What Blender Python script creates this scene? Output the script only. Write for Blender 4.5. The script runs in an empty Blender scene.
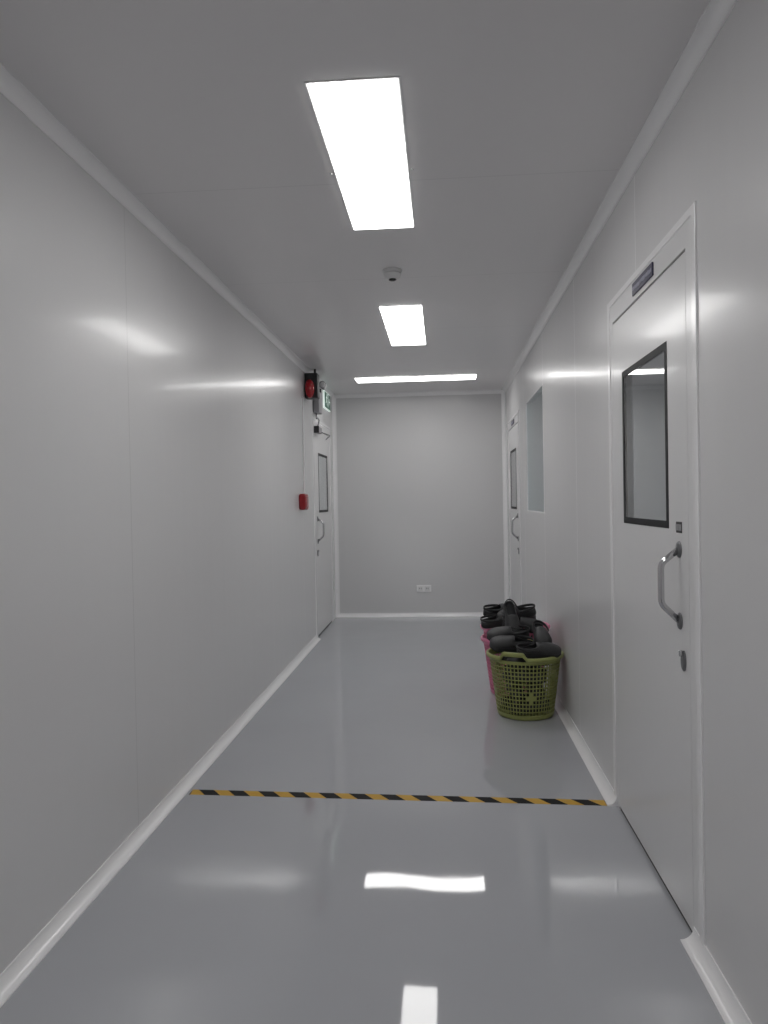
import bpy, bmesh, math, random
from mathutils import Vector, Matrix, Euler
random.seed(7)
PI = math.pi
C = bpy.context.scene.collection

# ------------------------------------------------------------------ dimensions (metres)
XL, XR = -1.258, 0.741          # corridor side walls
YB, YF = -4.0, 8.861            # wall behind the camera, far wall
H = 2.6                         # ceiling
T = 0.06                        # panel thickness
RC = 0.044                      # coving radius

# ------------------------------------------------------------------ materials
def nodes(m):
    m.use_nodes = True
    return m.node_tree.nodes, m.node_tree.links, m.node_tree.nodes['Principled BSDF']

def mat(name, col, rough=0.5, metal=0.0, spec=0.5, noise=0.0, nscale=20.0, bump=0.0, bscale=40.0, emit=None, estr=0.0, coat=0.0):
    m = bpy.data.materials.new(name)
    n, l, b = nodes(m)
    b.inputs['Base Color'].default_value = (*col, 1)
    b.inputs['Roughness'].default_value = rough
    b.inputs['Metallic'].default_value = metal
    b.inputs['Specular IOR Level'].default_value = spec
    b.inputs['Coat Weight'].default_value = coat
    if noise or bump:
        tc = n.new('ShaderNodeTexCoord')
    if noise:
        t = n.new('ShaderNodeTexNoise'); t.inputs['Scale'].default_value = nscale; t.inputs['Detail'].default_value = 4
        r = n.new('ShaderNodeMixRGB'); r.blend_type = 'MIX'
        r.inputs[1].default_value = (*[c * (1 - noise) for c in col], 1)
        r.inputs[2].default_value = (*[min(1, c * (1 + noise)) for c in col], 1)
        l.new(tc.outputs['Object'], t.inputs['Vector']); l.new(t.outputs['Fac'], r.inputs[0]); l.new(r.outputs[0], b.inputs['Base Color'])
    if bump:
        t2 = n.new('ShaderNodeTexNoise'); t2.inputs['Scale'].default_value = bscale; t2.inputs['Detail'].default_value = 2
        bp = n.new('ShaderNodeBump'); bp.inputs['Strength'].default_value = bump; bp.inputs['Distance'].default_value = 0.01
        l.new(tc.outputs['Object'], t2.inputs['Vector']); l.new(t2.outputs['Fac'], bp.inputs['Height']); l.new(bp.outputs[0], b.inputs['Normal'])
    if emit:
        b.inputs['Emission Color'].default_value = (*emit, 1); b.inputs['Emission Strength'].default_value = estr
    return m

def panel_mat(name, col, rough, seam0, period, spec=0.25, line=.90, coat=.16, wave=0.008):
    """painted sandwich panel: joints every `period` along Y, a faint ripple in the sheet"""
    m = bpy.data.materials.new(name)
    n, l, b = nodes(m)
    b.inputs['Roughness'].default_value = rough
    b.inputs['Specular IOR Level'].default_value = spec
    b.inputs['Coat Weight'].default_value = coat; b.inputs['Coat Roughness'].default_value = .10
    g = n.new('ShaderNodeNewGeometry'); s = n.new('ShaderNodeSeparateXYZ'); l.new(g.outputs['Position'], s.inputs[0])
    def M(op, a, c=None):
        q = n.new('ShaderNodeMath'); q.operation = op
        for i, v in enumerate((a, c)):
            if v is None: continue
            if isinstance(v, (int, float)): q.inputs[i].default_value = v
            else: l.new(v, q.inputs[i])
        return q.outputs[0]
    u = M('FRACT', M('DIVIDE', M('SUBTRACT', s.outputs['Y'], seam0 - period * 20 - period / 2), period))
    d = M('ABSOLUTE', M('SUBTRACT', u, 0.5))
    mask = M('LESS_THAN', d, 0.003 / period)
    mix = n.new('ShaderNodeMixRGB')
    mix.inputs[1].default_value = (*col, 1)
    mix.inputs[2].default_value = (*[min(.95, c * line) for c in col], 1)
    rm = n.new('ShaderNodeMix'); rm.data_type = 'FLOAT'; rm.inputs[2].default_value = rough; rm.inputs[3].default_value = rough + .2
    l.new(mask, rm.inputs[0]); l.new(rm.outputs[0], b.inputs['Roughness'])
    cm = n.new('ShaderNodeMix'); cm.data_type = 'FLOAT'; cm.inputs[2].default_value = coat; cm.inputs[3].default_value = 0
    l.new(mask, cm.inputs[0]); l.new(cm.outputs[0], b.inputs['Coat Weight'])
    l.new(mask, mix.inputs[0]); l.new(mix.outputs[0], b.inputs['Base Color'])
    if wave:
        t = n.new('ShaderNodeTexNoise'); t.inputs['Scale'].default_value = 1.0; t.inputs['Detail'].default_value = 1
        mp = n.new('ShaderNodeMapping'); mp.inputs['Scale'].default_value = (9, 9, 0.9)
        l.new(g.outputs['Position'], mp.inputs[0]); l.new(mp.outputs[0], t.inputs['Vector'])
        bp = n.new('ShaderNodeBump'); bp.inputs['Strength'].default_value = 1.0; bp.inputs['Distance'].default_value = wave * 0.1
        l.new(t.outputs['Fac'], bp.inputs['Height']); l.new(bp.outputs[0], b.inputs['Normal'])
    return m

def glass_mat(name, tint, ior=1.5):
    m = bpy.data.materials.new(name); m.use_nodes = True
    n, l = m.node_tree.nodes, m.node_tree.links
    n.clear()
    o = n.new('ShaderNodeOutputMaterial'); mx = n.new('ShaderNodeMixShader')
    tr = n.new('ShaderNodeBsdfTransparent'); tr.inputs[0].default_value = (*tint, 1)
    gl = n.new('ShaderNodeBsdfGlossy'); gl.inputs['Roughness'].default_value = 0.015; gl.inputs[0].default_value = (1, 1, 1, 1)
    fr = n.new('ShaderNodeFresnel'); fr.inputs[0].default_value = ior
    # the far face of the pane lets the light out again without a second mirror image
    ge = n.new('ShaderNodeNewGeometry'); su = n.new('ShaderNodeMath'); su.operation = 'SUBTRACT'; su.inputs[0].default_value = 1; l.new(ge.outputs['Backfacing'], su.inputs[1])
    mu = n.new('ShaderNodeMath'); mu.operation = 'MULTIPLY'; l.new(fr.outputs[0], mu.inputs[0]); l.new(su.outputs[0], mu.inputs[1]); l.new(mu.outputs[0], mx.inputs[0]); l.new(tr.outputs[0], mx.inputs[1]); l.new(gl.outputs[0], mx.inputs[2]); l.new(mx.outputs[0], o.inputs[0])
    return m

def floor_mat():
    m = bpy.data.materials.new('grey_epoxy')
    n, l, b = nodes(m)
    tc = n.new('ShaderNodeTexCoord')
    t = n.new('ShaderNodeTexNoise'); t.inputs['Scale'].default_value = 1.6; t.inputs['Detail'].default_value = 6
    r = n.new('ShaderNodeMixRGB')
    r.inputs[1].default_value = (*FLOOR_A, 1); r.inputs[2].default_value = (*FLOOR_B, 1)
    l.new(tc.outputs['Object'], t.inputs['Vector']); l.new(t.outputs['Fac'], r.inputs[0]); l.new(r.outputs[0], b.inputs['Base Color'])
    b.inputs['Roughness'].default_value = 0.035
    b.inputs['Specular IOR Level'].default_value = 0.5
    # slow orange-peel waviness of a self-levelled coat
    t2 = n.new('ShaderNodeTexNoise'); t2.inputs['Scale'].default_value = 3.0; t2.inputs['Detail'].default_value = 1.5
    bp = n.new('ShaderNodeBump'); bp.inputs['Strength'].default_value = 1.0; bp.inputs['Distance'].default_value = 0.0010
    l.new(tc.outputs['Object'], t2.inputs['Vector']); l.new(t2.outputs['Fac'], bp.inputs['Height']); l.new(bp.outputs[0], b.inputs['Normal'])
    return m

FLOOR_A, FLOOR_B = (.435, .445, .47), (.475, .485, .51)
M = dict(
    wall_l=panel_mat('painted_panel', (.715, .712, .715), .27, 3.01, 1.28, line=.72),
    wall_r=panel_mat('painted_panel', (.715, .712, .715), .27, 4.28, 1.33),
    wall_f=panel_mat('painted_panel', (.675, .672, .675), .3, -50, 1000, wave=0, coat=.1),
    ceil=panel_mat('painted_panel', (.75, .735, .74), .30, 3.0, 1.30, line=.88, wave=.003),
    floor=floor_mat(),
    cove=mat('white_coving', (.93, .925, .93), .22),
    frame=mat('white_aluminium', (.90, .895, .90), .2),
    leaf=panel_mat('painted_panel', (.74, .737, .74), .28, -50, 1000, wave=.006),
    gap=mat('dark_joint', (.03, .03, .032), .6),
    black_frame=mat('black_border', (.018, .018, .02), .5, spec=.15),
    glass=glass_mat('clear_glass', (.90, .92, .92)),
    glass_w=glass_mat('green_glass', (.80, .87, .88)),
    chrome=mat('polished_steel', (.62, .62, .63), .16, 1.0),
    steel=mat('brushed_steel', (.22, .22, .23), .35, 1.0),
    white=mat('white_plastic', (.74, .74, .74), .4),
    grey=mat('grey_plastic', (.30, .295, .31), .45),
    dark=mat('dark_plastic', (.02, .02, .022), .5),
    red=mat('red_plastic', (.30, .008, .014), .3),
    redlens=mat('red_lens', (.40, .012, .02), .12),
    navy=mat('navy_plate', (.025, .022, .06), .35),
    pale=mat('pale_print', (.30, .30, .38), .5),
    yellow=mat('yellow_tape', (.60, .36, .06), .5, spec=.2, noise=.08, nscale=30),
    blacktape=mat('black_tape', (.012, .012, .013), .6, spec=.15),
    rubber=mat('black_rubber', (.038, .038, .040), .5, noise=.15, nscale=25, bump=.15, bscale=160),
    footbed=mat('black_footbed', (.026, .026, .028), .7),
    green=mat('green_plastic', (.29, .315, .10), .35, noise=.08, nscale=12),
    pink=mat('pink_plastic', (.74, .22, .37), .35, noise=.06, nscale=12),
    exitg=mat('exit_green', (.03, .12, .08), .4, emit=(.03, .16, .10), estr=.12),
    exitw=mat('exit_white', (.8, .85, .82), .4, emit=(.86, 1, .93), estr=.45),
    lamp=mat('led_diffuser', (.9, .9, .9), .5, emit=(1.0, .988, .975), estr=8.8),
    room=mat('room_paint', (.74, .74, .75), .5),
)

# ------------------------------------------------------------------ helpers
def obj(name, bm, m, parent=None, smooth=False, bevel=0.0, solid=0.0, sub=0):
    me = bpy.data.meshes.new(name)
    bmesh.ops.recalc_face_normals(bm, faces=bm.faces[:])
    bm.to_mesh(me); bm.free()
    for k in (m if isinstance(m, (list, tuple)) else [m]): me.materials.append(k)
    if smooth:
        for p in me.polygons: p.use_smooth = True
    o = bpy.data.objects.new(name, me); C.objects.link(o)
    if solid:
        s = o.modifiers.new('solid', 'SOLIDIFY'); s.thickness = solid; s.offset = 0
    if bevel:
        b = o.modifiers.new('bevel', 'BEVEL'); b.width = bevel; b.segments = 3; b.limit_method = 'ANGLE'; b.angle_limit = math.radians(40)
        b.harden_normals = False
    if sub:
        s = o.modifiers.new('sub', 'SUBSURF'); s.levels = sub; s.render_levels = sub
    if parent: o.parent = parent
    return o

def thing(name, label, cat, loc=(0, 0, 0), group=None, kind=None, rot=None):
    o = bpy.data.objects.new(name, None); C.objects.link(o)
    o.empty_display_size = 0.05
    o.location = loc
    if rot: o.rotation_euler = rot
    return tag(o, label, cat, group, kind)

def tag(o, label, cat, group=None, kind=None):
    o['label'] = label; o['category'] = cat
    if group: o['group'] = group
    if kind: o['kind'] = kind
    return o

def box(bm, x0, x1, y0, y1, z0, z1, mi=0):
    v = [bm.verts.new((x, y, z)) for x in (x0, x1) for y in (y0, y1) for z in (z0, z1)]
    for f in ((0, 1, 3, 2), (4, 6, 7, 5), (0, 4, 5, 1), (2, 3, 7, 6), (0, 2, 6, 4), (1, 5, 7, 3)):
        bm.faces.new([v[i] for i in f]).material_index = mi
    return bm

def boxbm(*a):
    return box(bmesh.new(), *a)

def cyl(bm, c, axis, r, length, seg=24, r2=None):
    """cylinder centred at c along axis"""
    a = Vector(axis).normalized()
    q = Vector((0, 0, 1)).rotation_difference(a).to_matrix().to_4x4()
    bmesh.ops.create_cone(bm, cap_ends=True, segments=seg, radius1=r, radius2=r if r2 is None else r2, depth=length, matrix=Matrix.Translation(c) @ q)
    return bm

def lathe(bm, prof, c=(0, 0, 0), axis=(0, 0, 1), seg=32):
    a = Vector(axis).normalized()
    q = Vector((0, 0, 1)).rotation_difference(a).to_matrix()
    rings = []
    for r, z in prof:
        if r < 1e-6: rings.append([bm.verts.new(Vector(c) + q @ Vector((0, 0, z)))])
        else: rings.append([bm.verts.new(Vector(c) + q @ Vector((r * math.cos(2 * PI * i / seg), r * math.sin(2 * PI * i / seg), z))) for i in range(seg)])
    for A, B in zip(rings, rings[1:]):
        for i in range(seg):
            j = (i + 1) % seg
            if len(A) == 1 and len(B) == 1: continue
            if len(A) == 1: bm.faces.new((A[0], B[i], B[j]))
            elif len(B) == 1: bm.faces.new((A[i], A[j], B[0]))
            else: bm.faces.new((A[i], A[j], B[j], B[i]))
    return bm

def tube(bm, pts, r, seg=12, closed=False):
    pts = [Vector(p) for p in pts]
    n = len(pts); rings = []
    prev = None
    for i, p in enumerate(pts):
        if closed: t = (pts[(i + 1) % n] - pts[i - 1]).normalized()
        else: t = (pts[min(i + 1, n - 1)] - pts[max(i - 1, 0)]).normalized()
        if prev is None:
            ref = Vector((0, 0, 1)) if abs(t.z) < .9 else Vector((0, 1, 0))
            u = t.cross(ref).normalized()
        else:
            u = (prev - t * prev.dot(t)).normalized()
        w = t.cross(u); prev = u
        rr = r[i] if isinstance(r, (list, tuple)) else r
        rings.append([bm.verts.new(p + (u * math.cos(2 * PI * k / seg) + w * math.sin(2 * PI * k / seg)) * rr) for k in range(seg)])
    for i in range(n if closed else n - 1):
        A, B = rings[i], rings[(i + 1) % n]
        for k in range(seg):
            j = (k + 1) % seg
            bm.faces.new((A[k], A[j], B[j], B[k]))
    if not closed:
        bm.faces.new(rings[0]); bm.faces.new(rings[-1][::-1])
    return bm

def rounded(pts, rad, steps=5):
    """round the corners of a polyline"""
    pts = [Vector(p) for p in pts]; out = [pts[0]]
    for a, b, c in zip(pts, pts[1:], pts[2:]):
        p = b + (a - b).normalized() * rad; q = b + (c - b).normalized() * rad
        for k in range(steps + 1):
            t = k / steps
            out.append(p * (1 - t) ** 2 + b * 2 * t * (1 - t) + q * t * t)
    out.append(pts[-1]); return out

def slab_with_holes(axis, c0, c1, u0, u1, w0, w1, holes=()):
    """a slab lying between c0 and c1 on `axis` ('x' or 'y'), spanning u (the other horizontal axis) and z, with rectangular openings"""
    us = sorted({u0, u1, *[h[0] for h in holes], *[h[1] for h in holes]})
    ws = sorted({w0, w1, *[h[2] for h in holes], *[h[3] for h in holes]})
    us = [u for u in us if u0 <= u <= u1]; ws = [w for w in ws if w0 <= w <= w1]
    bm = bmesh.new(); cache = {}
    def V(c, u, w):
        k = (c, u, w)
        if k not in cache:
            cache[k] = bm.verts.new((c, u, w) if axis == 'x' else (u, c, w))
        return cache[k]
    def solid(i, j):
        if i < 0 or j < 0 or i >= len(us) - 1 or j >= len(ws) - 1: return False
        um, wm = (us[i] + us[i + 1]) / 2, (ws[j] + ws[j + 1]) / 2
        return not any(h[0] < um < h[1] and h[2] < wm < h[3] for h in holes)
    for i in range(len(us) - 1):
        for j in range(len(ws) - 1):
            if not solid(i, j): continue
            a, b, c, d = us[i], us[i + 1], ws[j], ws[j + 1]
            for cc in (c0, c1): bm.faces.new((V(cc, a, c), V(cc, b, c), V(cc, b, d), V(cc, a, d)))
            if not solid(i - 1, j): bm.faces.new((V(c0, a, c), V(c1, a, c), V(c1, a, d), V(c0, a, d)))
            if not solid(i + 1, j): bm.faces.new((V(c0, b, c), V(c1, b, c), V(c1, b, d), V(c0, b, d)))
            if not solid(i, j - 1): bm.faces.new((V(c0, a, c), V(c1, a, c), V(c1, b, c), V(c0, b, c)))
            if not solid(i, j + 1): bm.faces.new((V(c0, a, d), V(c1, a, d), V(c1, b, d), V(c0, b, d)))
    return bm

def cove_bm(p0, p1, inx, inz, r=RC, seg=10):
    """concave coving from p0 to p1 in the corner of two planes; inx / inz point into the room"""
    p0, p1, a, b = Vector(p0), Vector(p1), Vector(inx), Vector(inz)
    lip = 0.004
    prof = [(0, 0), (r, 0), (r, lip)]
    for k in range(seg + 1):
        t = k / seg * PI / 2
        prof.append((r - (r - lip) * math.sin(t), r - (r - lip) * math.cos(t)))
    prof += [(0, r)]
    bm = bmesh.new()
    A = [bm.verts.new(p0 + a * u + b * w) for u, w in prof]; B = [bm.verts.new(p1 + a * u + b * w) for u, w in prof]
    n = len(prof)
    for i in range(n):
        j = (i + 1) % n; bm.faces.new((A[i], A[j], B[j], B[i]))
    bm.faces.new(A); bm.faces.new(B[::-1])
    return bm

def struct(name, bm, m, label, cat, **k):
    return tag(obj(name, bm, m, **k), label, cat, None, 'structure')

# ------------------------------------------------------------------ door positions: side, outer near edge, outer far edge
D1 = (2.262, 3.432); D2 = (7.44, 8.61); D3 = (7.36, 8.53)
DT = 2.195
W1 = (5.62, 6.72, 1.235, 2.18)
def hole(d): return (d[0] + .012, d[1] - .012, 0, DT - .012)

# ------------------------------------------------------------------ setting
struct('floor', boxbm(-3.0, 3.0, YB - .1, YF + .1, -.1, 0), M['floor'], 'glossy grey blue epoxy floor of the corridor', 'floor')
struct('ceiling', slab_with_holes('x', 0, .1, 0, 1, 0, 1) if False else boxbm(-3.0, 3.0, YB - .1, YF + .1, H, H + .1), M['ceil'], 'smooth grey panelled ceiling of the corridor', 'ceiling')
struct('wall_left', slab_with_holes('x', XL - T, XL, YB, YF, 0, H, [hole(D2)]), M['wall_l'], 'long pale grey panelled wall on the left', 'wall')
struct('wall_right', slab_with_holes('x', XR, XR + T, YB, YF, 0, H, [hole(D1), hole(D3), W1]), M['wall_r'], 'pale grey panelled wall on the right with doors and a window', 'wall')
struct('wall_far', boxbm(-3.0, 3.0, YF, YF + .1, 0, H), M['wall_f'], 'pale grey end wall closing the corridor', 'wall')
struct('wall_back', boxbm(-3.0, 3.0, YB - .1, YB, 0, H), M['wall_f'], 'pale grey wall closing the corridor behind the viewer', 'wall')
struct('wall_beyond_left', boxbm(-3.1, -3.0, YB - .1, YF + .1, 0, H), M['room'], 'pale wall of the room beyond the left door', 'wall')
struct('wall_beyond_right', boxbm(3.0, 3.1, YB - .1, YF + .1, 0, H), M['room'], 'pale wall of the room beyond the right wall', 'wall')

# coving along the floor, the ceiling and the far corners
struct('baseboard_left', cove_bm((XL, YB, 0), (XL, D2[0], 0), (1, 0, 0), (0, 0, 1)), M['cove'], 'white concave skirting along the left wall', 'skirting', smooth=False)
struct('baseboard_right', cove_bm((XR, D1[1] - .055, 0), (XR, D3[0], 0), (-1, 0, 0), (0, 0, 1)), M['cove'], 'white concave skirting on the right behind the baskets', 'skirting')
struct('baseboard_right', cove_bm((XR, YB, 0), (XR, D1[0] + .095, 0), (-1, 0, 0), (0, 0, 1)), M['cove'], 'white concave skirting on the right, nearer side of the near door', 'skirting')
struct('baseboard_far', cove_bm((XL, YF, 0), (XR, YF, 0), (0, -1, 0), (0, 0, 1)), M['cove'], 'white concave skirting under the far end wall', 'skirting')
struct('trim_1', cove_bm((XL, YB, H), (XL, YF, H), (1, 0, 0), (0, 0, -1)), M['cove'], 'white coving between left wall and ceiling', 'coving')
struct('trim_2', cove_bm((XR, YB, H), (XR, YF, H), (-1, 0, 0), (0, 0, -1)), M['cove'], 'white coving between right wall and ceiling', 'coving')
struct('trim_3', cove_bm((XL, YF, H), (XR, YF, H), (0, -1, 0), (0, 0, -1)), M['cove'], 'white coving between far wall and ceiling', 'coving')
struct('trim_4', cove_bm((XL, YF, 0), (XL, YF, H), (1, 0, 0), (0, -1, 0)), M['cove'], 'white vertical coving in the far left corner', 'coving')
struct('trim_5', cove_bm((XR, YF, 0), (XR, YF, H), (-1, 0, 0), (0, -1, 0)), M['cove'], 'white vertical coving in the far right corner', 'coving')

# ------------------------------------------------------------------ doors
def make_door(name, label, side, d, closer=False, tagged=False):
    """d: outer near/far edge. side=+1 right wall, -1 left wall. The latch side is the near one."""
    X = XR if side > 0 else XL
    t = thing(name, label, 'door', (X, d[0], 0), kind='structure')
    y0, y1 = 0.0, d[1] - d[0]
    def bx(ia, ib, *a):           # ia/ib: distance into the corridor
        xa, xb = sorted((-side * ia, -side * ib))
        return boxbm(xa, xb, *a)
    fw = .042
    # frame: one slim white section round three sides, standing just proud of the wall
    xa, xb = sorted((-side * .005, side * .045))
    obj('door_frame', slab_with_holes('x', xa, xb, y0, y1, 0, DT, [(y0 + fw, y1 - fw, -1, DT - .028)]), M['frame'], t, bevel=.004)
    l0, l1, lt = y0 + fw + .060, y1 - fw - .052, 2.083
    xa, xb = sorted((-side * .0015, side * .042))
    obj('door_surround', slab_with_holes('x', xa, xb, y0 + fw, y1 - fw, 0, DT - .028, [(l0, l1, -1, lt + .0085)]), M['leaf'], t, bevel=.001)
    obj('joint', bx(-.010, -.030, l0, l1, lt + .0005, lt + .008), M['gap'], t)
    w = (y0 + .302, y0 + .918, 1.243, 1.855)
    xa, xb = sorted((-side * .0015, side * .040))
    obj('door_leaf', slab_with_holes('x', xa, xb, l0 + .0012, l1 - .0012, .018, lt, [w]), M['leaf'], t, bevel=.0015)
    obj('bottom_seal', bx(-.004, -.04, y0 + fw, y1 - fw, .001, .0175), M['gap'], t)
    # vision panel: black gasket round the glass
    xa, xb = sorted((-side * .003, side * .008)); g = .024
    fr = obj('window_frame', slab_with_holes('x', xa, xb, w[0], w[1], w[2], w[3], [(w[0] + g, w[1] - g, w[2] + g, w[3] - g)]), M['black_frame'], t)
    obj('glass_pane', bx(.0015, -.006, w[0] + g - .003, w[1] - g + .003, w[2] + g - .003, w[3] - g + .003), M['glass'], fr)
    # pull handle
    yh, zt, zb, p = y0 + .195, 1.181, .956, .059
    path = rounded([(0.004 * -side, yh, zt), (-side * p, yh, zt - .044), (-side * p, yh, zb + .054), (-side * .004, yh, zb)], .018)
    hd = obj('handle', tube(bmesh.new(), path, .0098, 16), M['chrome'], t, smooth=True)
    for z in (zt, zb):
        bm = lathe(bmesh.new(), [(0, 0), (.026, 0), (.027, .002), (.025, .006), (.014, .009), (0, .0095)], (-side * .0, yh, z), (-side, 0, 0), 28)
        obj('rosette', bm, M['steel'], hd, smooth=True)
    # key cylinder in an oval rose
    bm = bmesh.new(); N = 28
    for k in range(2):
        pass
    ring = []
    for (s, xx) in ((1, 0), (1, .006), (.8, .009)):
        ring.append([bm.verts.new((-side * xx, y0 + .157 + .019 * s * math.cos(2 * PI * i / N), .838 + .032 * s * math.sin(2 * PI * i / N))) for i in range(N)])
    for A, B in zip(ring, ring[1:]):
        for i in range(N): bm.faces.new((A[i], A[(i + 1) % N], B[(i + 1) % N], B[i]))
    bm.faces.new(ring[0]); bm.faces.new(ring[-1])
    lk = obj('lock', bm, M['steel'], t, smooth=False)
    kb = boxbm(*sorted((-side * .008, -side * .018)), y0 + .153, y0 + .161, .852, .872)
    obj('thumb_turn', kb, M['chrome'], lk, bevel=.002)
    if tagged:
        bm = boxbm(*sorted((-side * .0, -side * .003)), y0 + .165, y0 + .222, 1.233, 1.268)
        st = obj('latch_indicator', bm, M['dark'], t, bevel=.001)
        bm = boxbm(*sorted((-side * .003, -side * .0042)), y0 + .166, y0 + .221, 1.2405, 1.2605)
        cyl(bm, (-side * .0045, y0 + .1935, 1.2505), (1, 0, 0), .008, .002)
        obj('indicator_window', bm, M['grey'], st)
    if closer:
        cb = obj('door_closer', bx(.002, .048, y0 + .085, y0 + .30, 2.045, 2.105), M['grey'], t, bevel=.006)
        obj('end_cap', bx(.002, .052, y0 + .074, y0 + .086, 2.040, 2.108), M['dark'], cb, bevel=.003)
        obj('arm', tube(bmesh.new(), [(-side * .045, y0 + .26, 2.06), (-side * .10, y0 + .50, 2.045), (-side * .012, y0 + .80, 2.03)], .006, 8), M['steel'], cb, smooth=True)
    return t

make_door('door_1', 'pale grey door nearest on the right, with black edged window and chrome handle', 1, D1, tagged=True)
make_door('door_2', 'pale grey door at the far end of the left wall under the exit sign', -1, D2, closer=True)
make_door('door_3', 'pale grey door at the far end of the right wall beyond the window', 1, D3)

# name plates over the doors on the right
def door_sign(d, label):
    t = thing('door_sign', label, 'sign', (XR - .0015, d[0], 0), 'name plates over the doors')
    y0, y1, z0, z1 = .440, .716, 2.110, 2.156
    obj('plate', boxbm(-.006, 0, y0, y1, z0, z1), M['navy'], t, bevel=.001)
    bm = bmesh.new()
    # illegible pale line of lettering: a broken band of strokes
    rnd = random.Random(3); y = y0 + .008
    while y < y1 - .012:
        wd = rnd.uniform(.008, .020)
        box(bm, -.0072, -.006, y, min(y + wd, y1 - .006), z0 + .016 + rnd.uniform(-.002, .002), z1 - .017 + rnd.uniform(-.002, .002)); y += wd + rnd.uniform(.001, .004)
    obj('lettering', bm, M['pale'], t)
    return t
door_sign(D1, 'small dark blue name plate above the near right door')
door_sign(D3, 'tiny dark name plate above the far right door')

# ------------------------------------------------------------------ window in the right wall
wt = thing('window_1', 'tall flush window in the right wall between the two doors', 'window', (XR, 0, 0), kind='structure')
g = .012
obj('window_frame', slab_with_holes('x', -.002, .012, W1[0], W1[1], W1[2], W1[3], [(W1[0] + g, W1[1] - g, W1[2] + g, W1[3] - g)]), M['frame'], wt, bevel=.002)
obj('glass_pane', boxbm(.001, .007, W1[0] + g - .003, W1[1] - g + .003, W1[2] + g - .003, W1[3] - g + .003), M['glass_w'], wt)

# ------------------------------------------------------------------ ceiling lights
LX0, LX1 = -.379, -.110
def ceiling_light(x0, x1, y0, y1, label):
    t = thing('ceiling_light', label, 'light', ((x0 + x1) / 2, (y0 + y1) / 2, H), 'recessed LED panels in the corridor ceiling')
    a, b = (x1 - x0) / 2, (y1 - y0) / 2
    e = .008
    bm = slab_with_holes('x', -.003, .0, -b - e, b + e, -a - e, a + e, [(-b, b, -a, a)])
    bmesh.ops.transform(bm, matrix=Matrix(((0, 0, 1, 0), (0, 1, 0, 0), (1, 0, 0, 0), (0, 0, 0, 1))), verts=bm.verts[:])
    obj('light_frame', bm, M['white'], t, bevel=.001)
    obj('diffuser', boxbm(-a, a, -b, b, -.006, -.001), M['lamp'], t)
    for s in (-1, 1):
        if b > a: bm = cyl(bmesh.new(), (s * (a + e + .012), .015, -.003), (0, 0, 1), .006, .006, 12)
        else: bm = cyl(bmesh.new(), (.015, s * (b + e + .012), -.003), (0, 0, 1), .006, .006, 12)
        obj('clip', bm, M['white'], t)
    return t
ceiling_light(LX0, LX1, 2.272, 3.497, 'nearest ceiling light panel, long and pointing down the corridor')
ceiling_light(LX0, LX1, 4.909, 6.133, 'middle ceiling light panel just beyond the smoke detector')
ceiling_light(LX0, LX1, -.365, .860, 'ceiling light panel straight above the viewer')
ceiling_light(LX0, LX1, -3.0, -1.775, 'ceiling light panel behind the viewer')
ceiling_light(-.860, .365, 7.717, 7.991, 'far ceiling light panel set crosswise before the end wall')

# ------------------------------------------------------------------ smoke detector
t = thing('smoke_detector', 'round white smoke detector on the ceiling between two light panels', 'smoke detector', (-.247, 4.15, H))
obj('base', lathe(bmesh.new(), [(0, 0), (.052, 0), (.054, -.006), (.052, -.016), (0, -.016)], seg=36), M['white'], t, smooth=False)
obj('head', lathe(bmesh.new(), [(0, -.016), (.046, -.016), (.047, -.026), (.040, -.040), (.026, -.047), (0, -.049)], seg=36), M['white'], t, smooth=True)
obj('sensor_slot', lathe(bmesh.new(), [(0, -.0485), (.019, -.0485), (.021, -.052), (.016, -.056), (0, -.057)], seg=28), M['dark'], t, smooth=True)

# ------------------------------------------------------------------ socket on the far wall
t = thing('wall_socket', 'small white double power socket low on the far wall', 'socket', (-.228, YF, .326))
obj('cover_plate', boxbm(-.085, .085, -.016, 0, -.040, .040), M['frame'], t, bevel=.005)
for s in (-1, 1):
    o = obj('outlet', boxbm(s * .040 - .027, s * .040 + .027, -.019, -.016, -.026, .026), M['white'], t, bevel=.002)
    bm = bmesh.new()
    for q in (-1, 1): box(bm, s * .040 + q * .009 - .002, s * .040 + q * .009 + .002, -.0198, -.0188, -.006, .010)
    obj('slots', bm, M['dark'], o)

# ------------------------------------------------------------------ fire alarm, conduit, call point on the left wall
t = thing('fire_alarm', 'black boxed fire alarm with red dome high on the left wall', 'alarm', (XL, 7.05, 2.322))
obj('housing', boxbm(0, .122, 0, .12, .0, .232), M['dark'], t, bevel=.008)
obj('red_dome', lathe(bmesh.new(), [(0, 0), (.040, 0), (.044, .012), (.040, .045), (.026, .066), (0, .072)], (.052, 0, .084), (0, -1, 0), 28), M['redlens'], t, smooth=True)
for v in t.children[-1].data.vertices: v.co.z = .084 + (v.co.z - .084) * 2.0
obj('cable_gland', cyl(bmesh.new(), (.09, .06, .2535), (0, 0, 1), .010, .045, 12), M['dark'], t)

t = thing('conduit', 'thin white conduit from the fire alarm down to the red call point', 'conduit', (XL - .002, 6.90, 1.43))
obj('pipe', boxbm(0, .016, -.013, .013, 0, .885), M['frame'], t, bevel=.006)
for z in (.12, .50, .86):
    obj('clamp', boxbm(0, .017, -.016, .016, z - .008, z + .008), M['frame'], t, bevel=.003)

t = thing('fire_call_point', 'red manual call point box on the left wall at hand height', 'alarm', (XL - .002, 6.74, 1.355))
obj('box', boxbm(0, .058, -.090, .090, -.072, .072), M['red'], t, bevel=.018)
obj('front_panel', boxbm(.057, .063, -.055, .055, -.045, .045), M['redlens'], t, bevel=.004)

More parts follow.
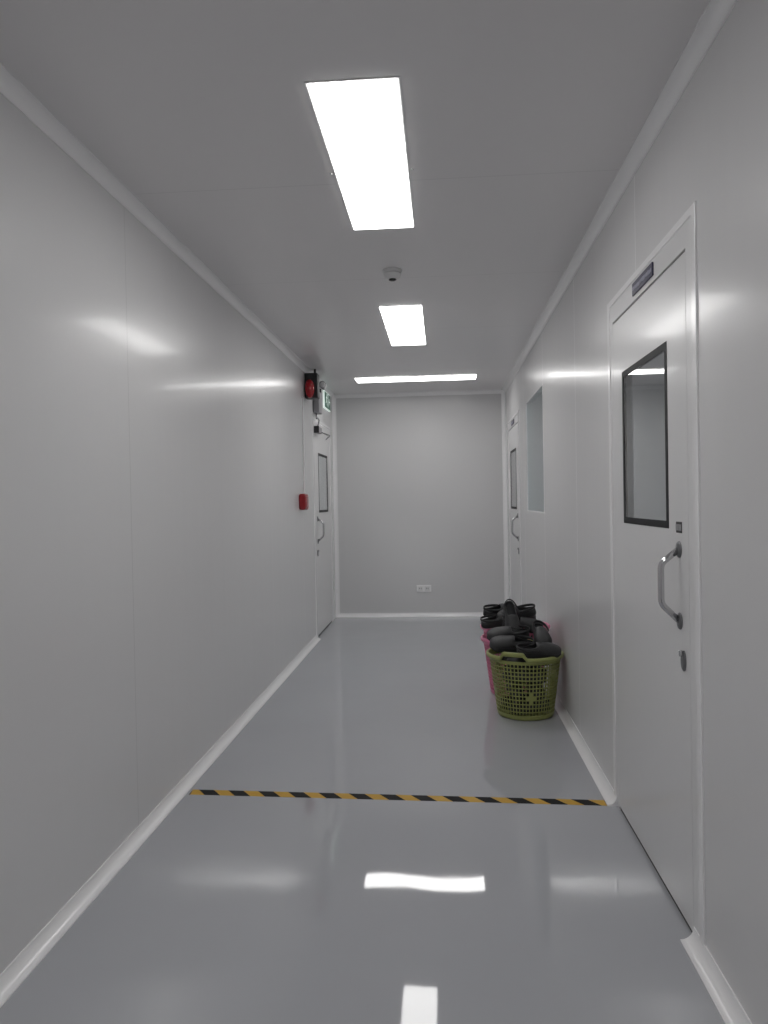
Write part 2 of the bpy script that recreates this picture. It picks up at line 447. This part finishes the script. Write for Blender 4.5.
# ------------------------------------------------------------------ emergency light, its wire and the exit sign
t = thing('emergency_light', 'grey emergency light with two lamp heads above the far left door', 'light', (XL, 7.49, 2.238))
obj('battery_box', boxbm(0, .062, 0, .20, 0, .215), M['grey'], t, bevel=.008)
for y, a in ((.045, -.5), (.155, .4)):
    d = Vector((.75, -.55 + a, -.25)).normalized(); hc = Vector((.088, y, .280))
    bm = lathe(bmesh.new(), [(0, -.042), (.016, -.042), (.031, -.018), (.036, .012), (.032, .017), (0, .017)], hc, d, 24)
    hd = obj('lamp_head', bm, M['grey'], t, smooth=True)
    obj('lens', lathe(bmesh.new(), [(0, .0175), (.029, .0175), (.025, .022), (0, .024)], hc, d, 24), M['white'], hd, smooth=True)
    obj('bracket', cyl(bmesh.new(), (.056, y, .232), (0, 0, 1), .008, .045, 10), M['dark'], hd)
pts = [(XL + .03, 7.53, 2.238), (XL + .03, 7.50, 2.17), (XL + .045, 7.47, 2.185), (XL + .06, 7.50, 2.165), (XL + .05, 7.53, 2.14), (XL + .035, 7.545, 2.105)]
tag(obj('cable', tube(bmesh.new(), rounded(pts, .015, 4), .006, 8), M['grey'], smooth=True), 'grey wire hanging from the emergency light to the door closer', 'cable')

t = thing('exit_sign', 'lit green exit sign with white border above the far left door', 'sign', (XL, 8.16, 2.366))
obj('housing', boxbm(0, .016, 0, .42, 0, .19), M['exitw'], t, bevel=.004)
obj('green_panel', boxbm(.015, .0185, .012, .406, .012, .178), M['exitg'], t)
bm = bmesh.new(); xx = (.0185, .0195)
def bar(y0, z0, y1, z1, w):
    d = Vector((0, y1 - y0, z1 - z0)).normalized(); nrm = Vector((0, -d.z, d.y)) * w / 2
    P = [Vector((0, y0, z0)) + nrm, Vector((0, y0, z0)) - nrm, Vector((0, y1, z1)) - nrm, Vector((0, y1, z1)) + nrm]
    A = [bm.verts.new((xx[0], p.y, p.z)) for p in P]; B = [bm.verts.new((xx[1], p.y, p.z)) for p in P]
    bm.faces.new(A); bm.faces.new(B[::-1])
    for i in range(4): bm.faces.new((A[i], A[(i + 1) % 4], B[(i + 1) % 4], B[i]))
cyl(bm, (.019, .150, .156), (1, 0, 0), .013, .001, 16)                 # running figure, doorway, arrow
bar(.145, .142, .125, .095, .024); bar(.140, .138, .175, .120, .010); bar(.138, .136, .105, .118, .010)
bar(.125, .098, .158, .075, .012); bar(.158, .078, .152, .042, .011); bar(.122, .098, .100, .066, .012); bar(.100, .068, .070, .064, .011)
bar(.205, .035, .205, .170, .010); bar(.205, .168, .262, .168, .010); bar(.262, .170, .262, .035, .010)
bar(.380, .100, .305, .100, .014); bar(.300, .100, .330, .130, .013); bar(.300, .100, .330, .070, .013)
obj('pictogram', bm, M['exitw'], t)

# ------------------------------------------------------------------ hazard tape across the floor
bm = bmesh.new()
ax, ay, bx_, by = -1.200, 3.4865, .696, 3.412
L = math.hypot(bx_ - ax, by - ay); wd = .062; per = .1437; sl = .048
def tp(u, s, z=.0006):
    u = min(max(u, 0), L)
    k = u / L
    return (ax + (bx_ - ax) * k, ay + (by - ay) * k + s, z)
cuts = []
u = .030
edges = [(-1, -1, 0)]
def quad(u0t, u1t, u0b, u1b, mi):
    c = lambda v: min(max(v, 0), L)
    a, b, d, e = c(u0t), c(u1t), c(u1b), c(u0b)
    if b - a < 1e-4 and d - e < 1e-4: return
    P = [bm.verts.new(tp(a, wd / 2)), bm.verts.new(tp(b, wd / 2)), bm.verts.new(tp(d, -wd / 2)), bm.verts.new(tp(e, -wd / 2))]
    Q = [bm.verts.new((p.co.x, p.co.y, 0.00005)) for p in P]
    bm.faces.new(P).material_index = mi
    for i in range(4): bm.faces.new((P[i], P[(i + 1) % 4], Q[(i + 1) % 4], Q[i])).material_index = mi
s = .028 - per
bl = .074
while s < L:
    quad(s, s + bl, s + sl, s + sl + bl, 1)
    quad(s + bl, s + per, s + sl + bl, s + sl + per, 0)
    s += per
tag(obj('hazard_tape', bm, [M['yellow'], M['blacktape']]), 'yellow and black striped hazard tape across the corridor floor', 'tape')

# ------------------------------------------------------------------ laundry baskets
def make_basket(label, loc, m, rotz, motif=True, zoff=0.0):
    t = thing('laundry_basket', label, 'basket', loc, 'plastic baskets by the right wall', rot=(0, 0, rotz))
    t.scale = (1, 1, 1.10)
    r0, r1, zb, zt = .171, .222, .030, .335
    NC, NR = 58, 13
    rad = lambda z: r0 + (r1 - r0) * z / .36
    ths = []
    for i in range(NC):
        a = 2 * PI * i / NC; ths += [a, a + 2 * PI / NC * .25]
    zs = [.012, zb]
    p = (zt - .012 - zb) / NR
    for j in range(NR): zs += [zb + p * j + p * .76, zb + p * (j + 1)]
    zs.append(zt)
    bm = bmesh.new()
    V = [[bm.verts.new((rad(z) * math.cos(a), rad(z) * math.sin(a), z)) for a in ths] for z in zs]
    n = len(ths)
    def filled(c, r):
        if not motif: return False
        # moulded leaf motif: small solid lozenges
        k = c % 29
        for (mc, mr) in ((4, 4), (12, 9), (20, 5)):
            if abs(k - mc) + abs(r - mr) <= 1 : return True
        return False
    for j in range(len(zs) - 1):
        holerow = j >= 1 and (j - 1) % 2 == 0 and (j - 1) // 2 < NR
        for i in range(n):
            if holerow and i % 2 == 1 and not filled(i // 2, (j - 1) // 2): continue
            k = (i + 1) % n
            bm.faces.new((V[j][i], V[j][k], V[j + 1][k], V[j + 1][i]))
    obj('mesh_side', bm, m, t, solid=.0035)
    obj('bottom', lathe(bmesh.new(), [(0, .010), (.142, .010), (.156, .006), (.160, .0), (.168, .003), (.173, .014), (.172, .022), (.167, .022), (.160, .012), (.142, .014), (0, .014)], seg=54), m, t, smooth=True)
    # rim: rounded band that lifts over two hand holes
    N = 144; prof = [(-.007, -.012), (.006, -.014), (.013, -.008), (.014, .004), (.008, .011), (-.003, .011), (-.007, .005)]
    bm = bmesh.new(); rings = []
    def lift(a):
        d = min(abs((a - h + PI) % (2 * PI) - PI) for h in (0, PI))
        w0, w1 = .26, .40
        if d < w0: return .030
        if d > w1: return 0
        q = (w1 - d) / (w1 - w0); return .030 * q * q * (3 - 2 * q)
    for i in range(N):
        a = 2 * PI * i / N; z = .346 + lift(a)
        rings.append([bm.verts.new(((.226 + u) * math.cos(a), (.226 + u) * math.sin(a), z + w)) for u, w in prof])
    for i in range(N):
        A, B = rings[i], rings[(i + 1) % N]
        for k in range(len(prof)):
            j = (k + 1) % len(prof); bm.faces.new((A[k], A[j], B[j], B[k]))
    obj('rim', bm, m, t, smooth=True)
    return t
HA = math.radians(-90 - 24)
make_basket('green mesh basket heaped with black clogs, standing at the front', (.499, 4.822, 0), M['green'], HA)
make_basket('lower pink basket on the floor behind the green one', (.490, 5.345, 0), M['pink'], HA + .5)
make_basket('upper pink basket nested inside another pink one behind the green basket', (.490, 5.345, .085), M['pink'], HA + .9)

# ------------------------------------------------------------------ black clogs
def clog_meshes():
    Lc = .274
    def half(s):                       # half width along the sole, s 0 heel .. 1 toe
        if s < .12: return .032 * math.sqrt(max(0, 1 - ((.12 - s) / .12) ** 2)) 
        if s > .80: return .047 * math.sqrt(max(0, 1 - ((s - .80) / .20) ** 2))
        k = (s - .12) / .68
        return .032 + .015 * (k * k * (3 - 2 * k)) - .004 * math.sin(PI * k)
    S = [0, .015, .05, .12, .22, .34, .46, .58, .70, .80, .88, .94, .98, 1.0]
    # sole
    bm = bmesh.new(); rows = []
    for z, g in ((0, .94), (.006, 1.0), (.026, 1.02), (.030, .98)):
        ring = []
        for s in S: ring.append(bm.verts.new(((s - .5) * Lc, half(s) * 1.18 * g if 0 < s < 1 else 0, z + .010 * (1 - s) * (1 if z > .01 else 0) + (.008 if s > .93 and z < .01 else 0))))
        for s in S[-2:0:-1]: ring.append(bm.verts.new(((s - .5) * Lc, -half(s) * 1.18 * g, z + .010 * (1 - s) * (1 if z > .01 else 0) + (.008 if s > .93 and z < .01 else 0))))
        rows.append(ring)
    for A, B in zip(rows, rows[1:]):
        for i in range(len(A)):
            j = (i + 1) % len(A); bm.faces.new((A[i], A[j], B[j], B[i]))
    bm.faces.new(rows[0][::-1]); bm.faces.new(rows[-1])
    bmesh.ops.recalc_face_normals(bm, faces=bm.faces[:])
    sole = bpy.data.meshes.new('sole'); bm.to_mesh(sole); bm.free()
    # upper: shell with an open heel half
    bm = bmesh.new(); K = 12; G = []
    SS = [.01, .03, .07, .14, .24, .34, .42, .50, .58, .66, .74, .82, .89, .94, .975, .99]
    for s in SS:
        hh = .058 + .030 * math.exp(-((s - .50) / .20) ** 2)
        if s > .55: hh = .030 + (.082 - .030) * math.sqrt(max(0, 1 - ((s - .55) / .47) ** 2))
        ww = half(s) * 1.21
        row = []
        for k in range(K + 1):
            a = PI * k / K; c, sn = math.cos(a), math.sin(a)
            y = ww * (abs(c) ** .75) * (1 if c > 0 else -1); z = .026 + (hh - .026) * (max(0, sn) ** .8)
            row.append(bm.verts.new(((s - .5) * Lc, y, z)))
        G.append(row)
    for i in range(len(SS) - 1):
        for k in range(K):
            m_ = (SS[i] + SS[i + 1]) / 2
            if m_ < .41 and 3 <= k <= K - 4: continue       # foot opening
            bm.faces.new((G[i][k], G[i][k + 1], G[i + 1][k + 1], G[i + 1][k]))
    # heel counter and toe closures
    bm.faces.new([G[0][k] for k in (0, 1, 2, 3)] + [G[0][k] for k in (K - 3, K - 2, K - 1, K)])
    bm.faces.new(G[-1])
    bmesh.ops.recalc_face_normals(bm, faces=bm.faces[:])
    up = bpy.data.meshes.new('upper'); bm.to_mesh(up); bm.free()
    # strap round the heel
    bm = bmesh.new(); rings = []
    NS = 20
    for i in range(NS + 1):
        a = PI * i / NS
        x = -.010 - .127 * math.sin(a) ** .8; y = .050 * math.cos(a); z = .056 + .006 * math.sin(a)
        nx, ny = -math.sin(a), math.cos(a)
        rings.append([bm.verts.new((x + nx * u, y + ny * u, z + w)) for u, w in ((-.003, -.010), (.003, -.010), (.003, .010), (-.003, .010))])
    for A, B in zip(rings, rings[1:]):
        for k in range(4):
            j = (k + 1) % 4; bm.faces.new((A[k], A[j], B[j], B[k]))
    bm.faces.new(rings[0]); bm.faces.new(rings[-1][::-1])
    bmesh.ops.recalc_face_normals(bm, faces=bm.faces[:])
    st = bpy.data.meshes.new('heel_strap'); bm.to_mesh(st); bm.free()
    for me, mm in ((sole, M['footbed']), (up, M['rubber']), (st, M['rubber'])):
        me.materials.append(mm)
        for p in me.polygons: p.use_smooth = True
    return sole, up, st
SOLE, UPPER, STRAP = clog_meshes()
def make_clog():
    t = thing('clog', '', 'shoe')
    for nm, me, sol in (('sole', SOLE, 0), ('upper', UPPER, .006), ('heel_strap', STRAP, 0)):
        o = bpy.data.objects.new(nm, me); C.objects.link(o); o.parent = t
        if sol:
            s = o.modifiers.new('solid', 'SOLIDIFY'); s.thickness = sol; s.offset = -1
        sb = o.modifiers.new('sub', 'SUBSURF'); sb.levels = 1; sb.render_levels = 1
    return t
CL0 = make_clog(); first = [True]
def clog(label, centre, toe, up, group='black clogs heaped in the baskets'):
    """toe: direction the toe points; up: direction away from the sole; centre: middle of the shoe"""
    if first[0]: r = CL0; first[0] = False
    else:
        r = CL0.copy(); C.objects.link(r)
        for ch in CL0.children:
            c = ch.copy(); C.objects.link(c); c.parent = r
    x = Vector(toe).normalized(); z = Vector(up); z = (z - x * z.dot(x)).normalized(); y = z.cross(x)
    R = Matrix((x, y, z)).transposed()
    r.rotation_euler = R.to_euler()
    r.location = Vector(centre) - R @ Vector((0, 0, .040))
    tag(r, label, 'shoe', group)
    return r
CLOGS = [
    # label, centre, toe, up
    ('black clog lying across the front of the green basket, at left', (.415, 4.785, .452), (-1, .06, .03), (0, -.45, 1)),
    ('black clog at front right of the heap, toe to the wall', (.572, 4.690, .428), (1, .10, .0), (0, -.25, 1)),
    ('black clog tipped toe forward on the right of the heap', (.612, 4.90, .488), (.05, -1, -.30), (.1, -.3, 1)),
    ('black clog lying crosswise in the middle layer, toe left', (.405, 4.905, .492), (-1, -.06, -.05), (-.05, -.4, 1)),
    ('black clog lying in the middle layer, under the topmost one', (.525, 5.15, .512), (1, -.10, -.10), (.1, -.35, 1)),
    ('black clog standing toe down with its upper showing, top centre', (.440, 5.000, .562), (.12, -.55, -.83), (.12, -.83, .55)),
    ('topmost black clog at right, heel raised over the pink basket', (.485, 5.23, .575), (-1, .12, -.22), (-.2, -.25, 1)),
    ('upper of the two black clogs jutting out at left', (.405, 5.35, .575), (1, .25, .0), (.1, -.3, 1)),
    ('lower of the two black clogs jutting out at left', (.382, 5.21, .530), (1, .12, .10), (0, -.3, 1)),
    ('black clog at back of the heap over the pink rim', (.52, 5.47, .512), (.95, .3, 0), (0, 0, 1)),
]
for a in CLOGS: clog(*a)
# shoes lower down, dark behind the lattice of the baskets
def layer(cx, cy, z, a, off, label):
    for q in (-1, 1):
        clog(label, (cx - q * off * math.sin(a), cy + q * off * math.cos(a), z + .040), (q * math.cos(a), q * math.sin(a), 0), (0, 0, 1))
for z, a in ((.022, .3), (.118, 1.6), (.214, -.2), (.312, .25)):
    layer(.499, 4.822, z, a, .056, 'black clog buried inside the green basket, glimpsed through its mesh')
for z, a in ((.108, .9), (.202, -.3), (.296, 1.3), (.390, .1)):
    layer(.490, 5.345, z, a, .056, 'black clog inside the nested pink baskets, under the heap')

# ------------------------------------------------------------------ lamps of the rooms behind the doors and the corridor behind the viewer
def area(name, loc, sx, sy, power):
    l = bpy.data.lights.new(name, 'AREA'); l.shape = 'RECTANGLE'; l.size = sx; l.size_y = sy; l.energy = power
    o = bpy.data.objects.new(name, l); C.objects.link(o); o.location = loc
    return o
area('room_lamp_right', (1.95, 5.6, H - .02), .3, 5.0, 24)
area('room_lamp_left', (-2.2, 7.6, H - .02), .3, 1.2, 16)

# ------------------------------------------------------------------ camera
f, yaw, pit, rol, ch = 763.43, .0762, .0145, -.0186, 1.3505
fw = Vector((-math.sin(yaw) * math.cos(pit), math.cos(yaw) * math.cos(pit), -math.sin(pit)))
r = Vector((math.cos(yaw), math.sin(yaw), 0)); u = r.cross(fw)
c, s = math.cos(rol), math.sin(rol)
r2 = c * r + s * u; u2 = -s * r + c * u
cam = bpy.data.cameras.new('camera'); co = bpy.data.objects.new('camera', cam); C.objects.link(co)
cam.sensor_fit = 'VERTICAL'; cam.sensor_height = 36; cam.lens = f / 1024 * 36
cam.clip_start = .05
mw = Matrix((r2, u2, -fw)).transposed().to_4x4(); mw.translation = (0, 0, ch)
co.matrix_world = mw
sc = bpy.context.scene
sc.camera = co

w = bpy.data.worlds.new('world'); sc.world = w; w.use_nodes = True
w.node_tree.nodes['Background'].inputs[0].default_value = (0, 0, 0, 1)
w.node_tree.nodes['Background'].inputs[1].default_value = 0
sc.view_settings.view_transform = 'Standard'; sc.view_settings.look = 'None'
sc.view_settings.gamma = 1; sc.view_settings.use_curve_mapping = False
sc.view_settings.exposure = 0.0
sc.cycles.max_bounces = 10; sc.cycles.diffuse_bounces = 6; sc.cycles.glossy_bounces = 6
sc.cycles.use_denoising = True
